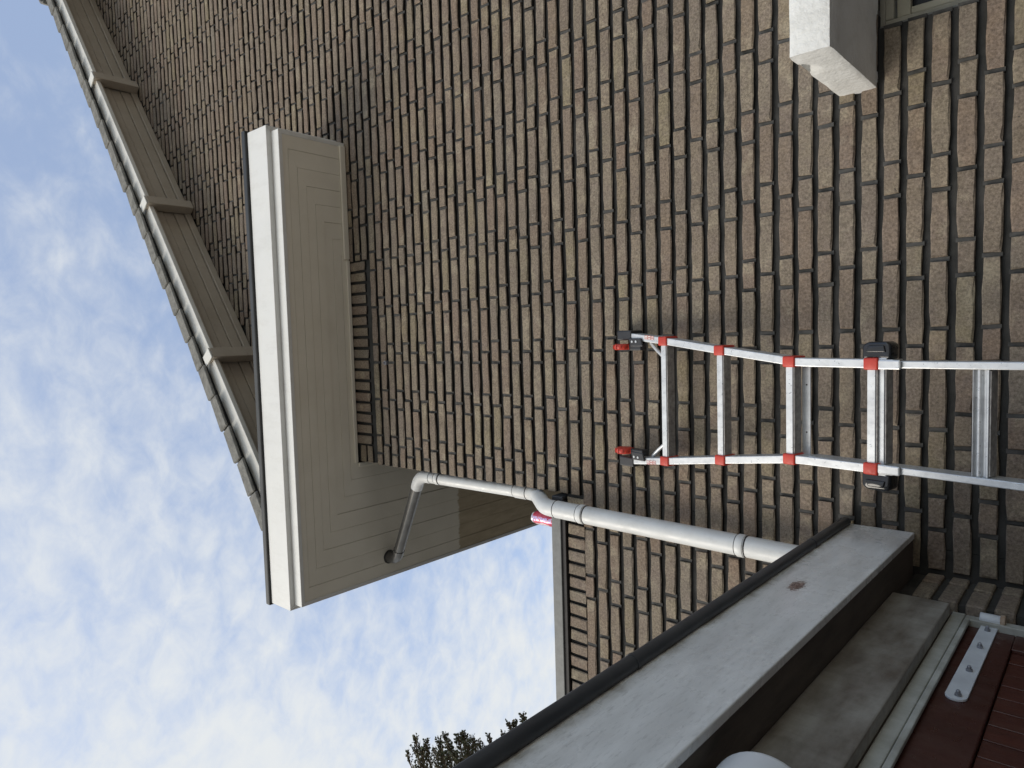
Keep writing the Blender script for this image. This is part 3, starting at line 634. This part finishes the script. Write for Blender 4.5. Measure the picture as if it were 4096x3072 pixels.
for s0 in (0.002, -0.268, -0.549, -0.822):
    xr_ = rail_x(s0 + 0.01); half = xr_ - LC
    rung('rung', LC - half + 0.012, LC + half - 0.012, s0, 0.025, 0.050, -0.003)
    for s in (1, -1):
        c0 = LC + s * half
        MB().prism([(c0 - 0.0185, s0 - 0.011), (c0 + 0.0185, s0 - 0.011), (c0 + 0.0185, s0 + 0.034), (c0 - 0.0185, s0 + 0.034)], -0.066, 0.006, L).build('joint_cap', M_red, lad, bevel=0.006, seg=3, smooth=50)
for s0 in [-0.885 + 0.0 - 0.275 * k for k in range(0, 8)]:
    rung('rung', LC - 0.147, LC + 0.147, s0 + 0.043 - (0.0 if s0 > -1 else 0.0), 0.040 if s0 < -1 else 0.02, 0.052, -0.016, channel=s0 < -1)
cb = MB().box((LC - 0.15, -0.583, -0.058), (LC + 0.15, -0.553, -0.052), L).build('cross_bar', M_alu, lad, bevel=0.001)
for xo in (-0.075, 0.085): MB().tube([L(LC + xo, -0.570, -0.0525), L(LC + xo, -0.570, -0.0505)], 0.0028, 8).build('rivet', M_seal, lad)
for s in (1, -1):
    xo = LC + s * (-0.107 - LC)
    lad_poly('end_foot', [(xo - 0.018, SLOW - 0.035), (xo + 0.018, SLOW - 0.035), (xo + 0.018, SLOW + 0.05), (xo - 0.018, SLOW + 0.05)], -0.08, -0.004, M_bplast, bevel=0.006)

# ------------------------------------------------------------------ garage along the left, its overhang and door
GA = math.atan(0.02); cg, sg = math.cos(GA), math.sin(GA)
gar = thing('garage', 'garage with dull white fascia over a dark red plank door at the left', 'garage', (-0.85, -1.6, 0))
def G(x, y, z): return (x * cg - y * sg, x * sg + y * cg, z)
YE = -5.2
gb = MB().box((-0.70, YE, 2.215), (-4.5, -0.02, 2.285), G).build('garage_roof', M_black, gar)
MB().prism([(-0.6805, 0.006), (-0.6805, YE), (-0.702, YE), (-0.702, 0.006)], 2.0985, 2.300, lambda a, b, c: G(a, b, c)).build('fascia_board', M_gfascia, gar, bevel=0.003)
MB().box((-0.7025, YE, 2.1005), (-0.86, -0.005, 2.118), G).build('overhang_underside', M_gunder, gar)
MB().tube([G(-0.672, -0.006, 2.309), G(-0.672, YE, 2.309)], 0.0165, 16).build('roof_edging', M_black, gar, smooth=50)
for y in (-0.36, -1.42): MB().tube([G(-0.672, y, 2.309), G(-0.672, y - 0.012, 2.309)], 0.0180, 16).build('edging_joint', M_black, gar, smooth=50)
MB().box((-0.800, -0.285, 1.951), (-0.838, YE, 2.0995), G).build('lintel_board', M_lintel, gar, bevel=0.004)
MB().box((-0.838, -0.238, 1.918), (-0.930, YE, 1.9505), G).box((-0.840, -0.238, 0.0), (-0.93, -0.272, 1.9175), G).build('door_frame', M_frame, gar, bevel=0.003)
MB().box((-0.8385, -0.240, 1.951), (-0.95, YE, 2.0995), G).build('lintel_core', M_gunder, gar)
door = MB().box((-0.858, -0.276, 1.797), (-0.895, -1.30, 1.914), G).box((-0.8575, -0.276, 0.03), (-0.895, -0.386, 1.7965), G).box((-0.8575, -1.215, 0.03), (-0.895, -1.30, 1.7965), G).build('door', M_door, gar, bevel=0.003)
door['label'] = 'dark red door with vertical planks and a long white strap hinge'
y = -0.3885; k = 0
while y > -1.21:
    y2 = max(y - 0.0745, -1.213)
    MB().box((-0.869 + rnd.uniform(-.001, .001), y - 0.0018, 0.05), (-0.888, y2 + 0.0018, 1.795), G).build('plank', M_plank, door, bevel=0.001, seg=1); y = y2
MB().box((-0.8885, -0.387, 0.05), (-0.895, -1.21, 1.795), G).build('door_backing', M_seal, door)
d2 = MB().box((-0.858, -1.305, 0.03), (-0.895, YE, 1.914), G).build('door_leaf', M_door, gar, bevel=0.003)
MB().box((-0.8395, -0.273, 1.903), (-0.852, -1.30, 1.9175), G).build('stop_bead', M_frame, door, bevel=0.003)
# strap hinge
sp_ = [(-0.262, 1.8375), (-0.262, 1.8775)] + [(-0.770 - 0.022 * math.sin(a), 1.864 + 0.020 * math.cos(a) - 0.0005 * k) for k, a in enumerate([math.pi * i / 8 for i in range(9)])]
hs = MB().prism(sp_, -0.8515, -0.8575, lambda a, b, c: G(c, a, b)).build('strap_hinge', M_strap, door, bevel=0.0012)
MB().tube([G(-0.838, -0.248, 1.882), G(-0.838, -0.248, 1.834)], 0.0165, 18).build('hinge_barrel', M_strap, door, bevel=0.001, smooth=45)
MB().tube([G(-0.838, -0.248, 1.834), G(-0.838, -0.248, 1.822)], 0.0195, 18).build('hinge_collar', M_rust, door, bevel=0.002, smooth=45)
for y in (-0.305, -0.446, -0.616, -0.771):
    MB().tube([G(-0.8515, y, 1.858), G(-0.846, y, 1.858)], 0.0078, 6).build('hinge_nut', M_bolt, door, bevel=0.0008)
    MB().tube([G(-0.846, y, 1.858), G(-0.840, y, 1.858), G(-0.837, y, 1.858)], [0.0048, 0.0048, 0.002], 10).build('hinge_bolt', M_bolt, door, smooth=40)
# brick pier between the gable wall and the door
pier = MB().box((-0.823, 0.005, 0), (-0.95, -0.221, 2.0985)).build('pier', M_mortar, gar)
for n in range(42, 72):
    zt = ZTOP0 - COURSE * n
    if zt > 2.09: zt_ = 2.09
    if zt - BH < 0: break
    sp2 = 0.075 if n % 2 else 0.095
    for (ya, yb) in ((-0.003, -sp2 + 0.005), (-sp2 - 0.005, -0.236)):
        z0, z1 = zt - BH, min(zt, 2.092)
        b = MB().box((-0.8105 + rnd.uniform(-.002, .002), ya, z0), (-0.93, yb, z1), lambda x, y, z: (x + rnd.uniform(-.001, .001), y + rnd.uniform(-.0015, .0015), z + rnd.uniform(-.001, .001)))
        b.build('brick', M_brick, pier, bevel=0.004, seg=1)

# lamp drum under the overhang
lamp = thing('wall_lamp', 'white round drum lamp under the garage overhang', 'lamp', G(-0.78, -1.68, 2.0))
pl = [G(-0.78, -1.52 - 0.0035 * k, 2.0) for k in range(7)] + [G(-0.78, -1.80, 2.0)]
rl = [0.080 + 0.010 * math.sin(math.pi / 2 * k / 6) for k in range(7)] + [0.090]
MB().tube(pl, rl, 48).build('lamp_drum', M_white, lamp, smooth=50)
MB().tube([G(-0.78, -1.8005, 2.0), G(-0.78, -1.85, 2.0)], 0.08, 40).build('lamp_base', M_bplast, lamp, smooth=50)

# ------------------------------------------------------------------ conifer beyond the annex
tree = thing('conifer_tree', 'tall conifer with ragged upswept sprays rising beyond the garage roof edge', 'tree', (-7.6, 4.2, 0))
q = random.Random(11)
TB = Vector((-7.6, 4.2, 0))
tr = MB().tube([TB, TB + Vector((0.05, 0, 4)), TB + Vector((0, 0.1, 7)), TB + Vector((0.05, 0, 9.0))], [0.28, 0.22, 0.12, 0.02], 10)
lv = MB(); tw = MB()
def spray(base, tip, rad, n):
    base, tip = Vector(base), Vector(tip); ax = tip - base; ln = ax.length; a = ax.normalized()
    u = a.cross(Vector((0.3, 0.2, 1))).normalized(); w = a.cross(u)
    bendv = u * q.uniform(-.1, .1) * ln + w * q.uniform(-.1, .1) * ln
    pt = lambda t: base + ax * t + bendv * math.sin(t * math.pi) * 0.5
    tw.tube([pt(t) for t in (0, .3, .6, .85, 1)], [0.022, 0.017, 0.012, 0.007, 0.003], 5)
    for i in range(n):
        t = 1 - q.random() ** 1.4
        th = q.uniform(0, 2 * math.pi); rr = rad * (1.08 - t) ** 0.75 * (0.3 + 0.7 * q.random())
        p0 = pt(max(0, t - 0.08)); d = (u * math.cos(th) + w * math.sin(th))
        e = pt(t) + d * rr + a * rr * 0.9
        # twiglet with scale leaves
        m = max(2, int((e - p0).length / 0.05))
        tw.tube([p0, e], [0.004, 0.0018], 3, caps=False)
        for k in range(m + 2):
            f = (k + q.random()) / (m + 2); c = p0.lerp(e, 0.25 + 0.75 * f)
            l = q.uniform(0.022, 0.050); dd = (d * q.uniform(.2, 1) + a * q.uniform(.4, 1.2) + Vector((q.uniform(-.7, .7), q.uniform(-.7, .7), q.uniform(-.7, .7)))).normalized()
            sd_ = dd.cross(Vector((q.uniform(-1, 1), q.uniform(-1, 1), q.uniform(-1, 1)))).normalized() * l * q.uniform(.28, .42)
            lv.add([c, c + dd * l * .5 + sd_, c + dd * l, c + dd * l * .5 - sd_], [(0, 1, 2, 3)])
# sprays that reach over the roof edge, as directions seen from the drive
def at(sx, sy_, X):
    d = rt * ((3072 - sy_ - 1536) / F_PX) - up * ((sx - 2048) / F_PX) + fwd
    return CAM + d * ((X - CAM.x) / d.x)
for (sx, sy_, X, ln, rad, n) in ((1628, 3006, -5.7, 0.8, .16, 26), (1662, 2948, -5.6, 1.1, .22, 55), (1706, 2958, -5.7, 1.0, .20, 50), (1732, 2992, -5.5, 0.7, .16, 34), (1752, 2951, -5.7, 1.0, .20, 50), (1778, 2933, -5.6, 1.1, .20, 60), (1790, 2965, -5.5, .9, .2, 40),
                              (1832, 2938, -5.6, 1.0, .18, 44), (1850, 2932, -5.7, 1.1, .26, 80), (1885, 2948, -5.5, 1.0, .24, 64), (1915, 2964, -5.6, .9, .2, 46), (1862, 2970, -5.4, .8, .25, 60), (1935, 3030, -5.6, .6, .15, 30), (1952, 2936, -5.6, 1.0, .13, 38), (1986, 2972, -5.6, .7, .14, 34),
                              (2012, 2930, -5.5, .9, .16, 40), (2034, 2888, -5.6, 1.1, .18, 52), (2060, 2885, -5.7, 1.0, .2, 56), (2088, 2860, -5.6, 1.2, .24, 84), (2110, 2890, -5.5, 1.0, .22, 64), (1690, 3000, -5.4, .8, .26, 60), (1760, 3010, -5.4, .8, .28, 70), (1820, 3020, -5.4, .8, .28, 70), (2070, 2915, -5.4, .8, .24, 60)):
    tip = at(sx, sy_, X); base = tip + Vector((-0.92, -0.02, -0.38)).normalized() * ln * 1.15
    spray(base, tip, rad * 1.2, int(n * 1.9))
for i in range(170):
    z = q.uniform(2.5, 12.8); rad_c = min(1.75, (10.4 - z) * 0.6); th = q.uniform(0, 2 * math.pi)
    if abs(th) < 0.5 and z > 7: continue
    base = TB + Vector((math.cos(th) * rad_c * .25, math.sin(th) * rad_c * .25, z - 0.6)); tip = TB + Vector((math.cos(th) * rad_c * q.uniform(.7, 1), math.sin(th) * rad_c * q.uniform(.7, 1), z + 0.25))
    if z > 8.6: continue
    qq = pix(tip + Vector((0.4, 0, 0.3)))
    if qq and qq[1] < 775: continue
    spray(base, tip, 0.36, 46)
tr.build('trunk', M_twig, tree, smooth=60)
crown = lv.build('crown', M_leaf, tree)
tw.build('branches', M_twig, tree)
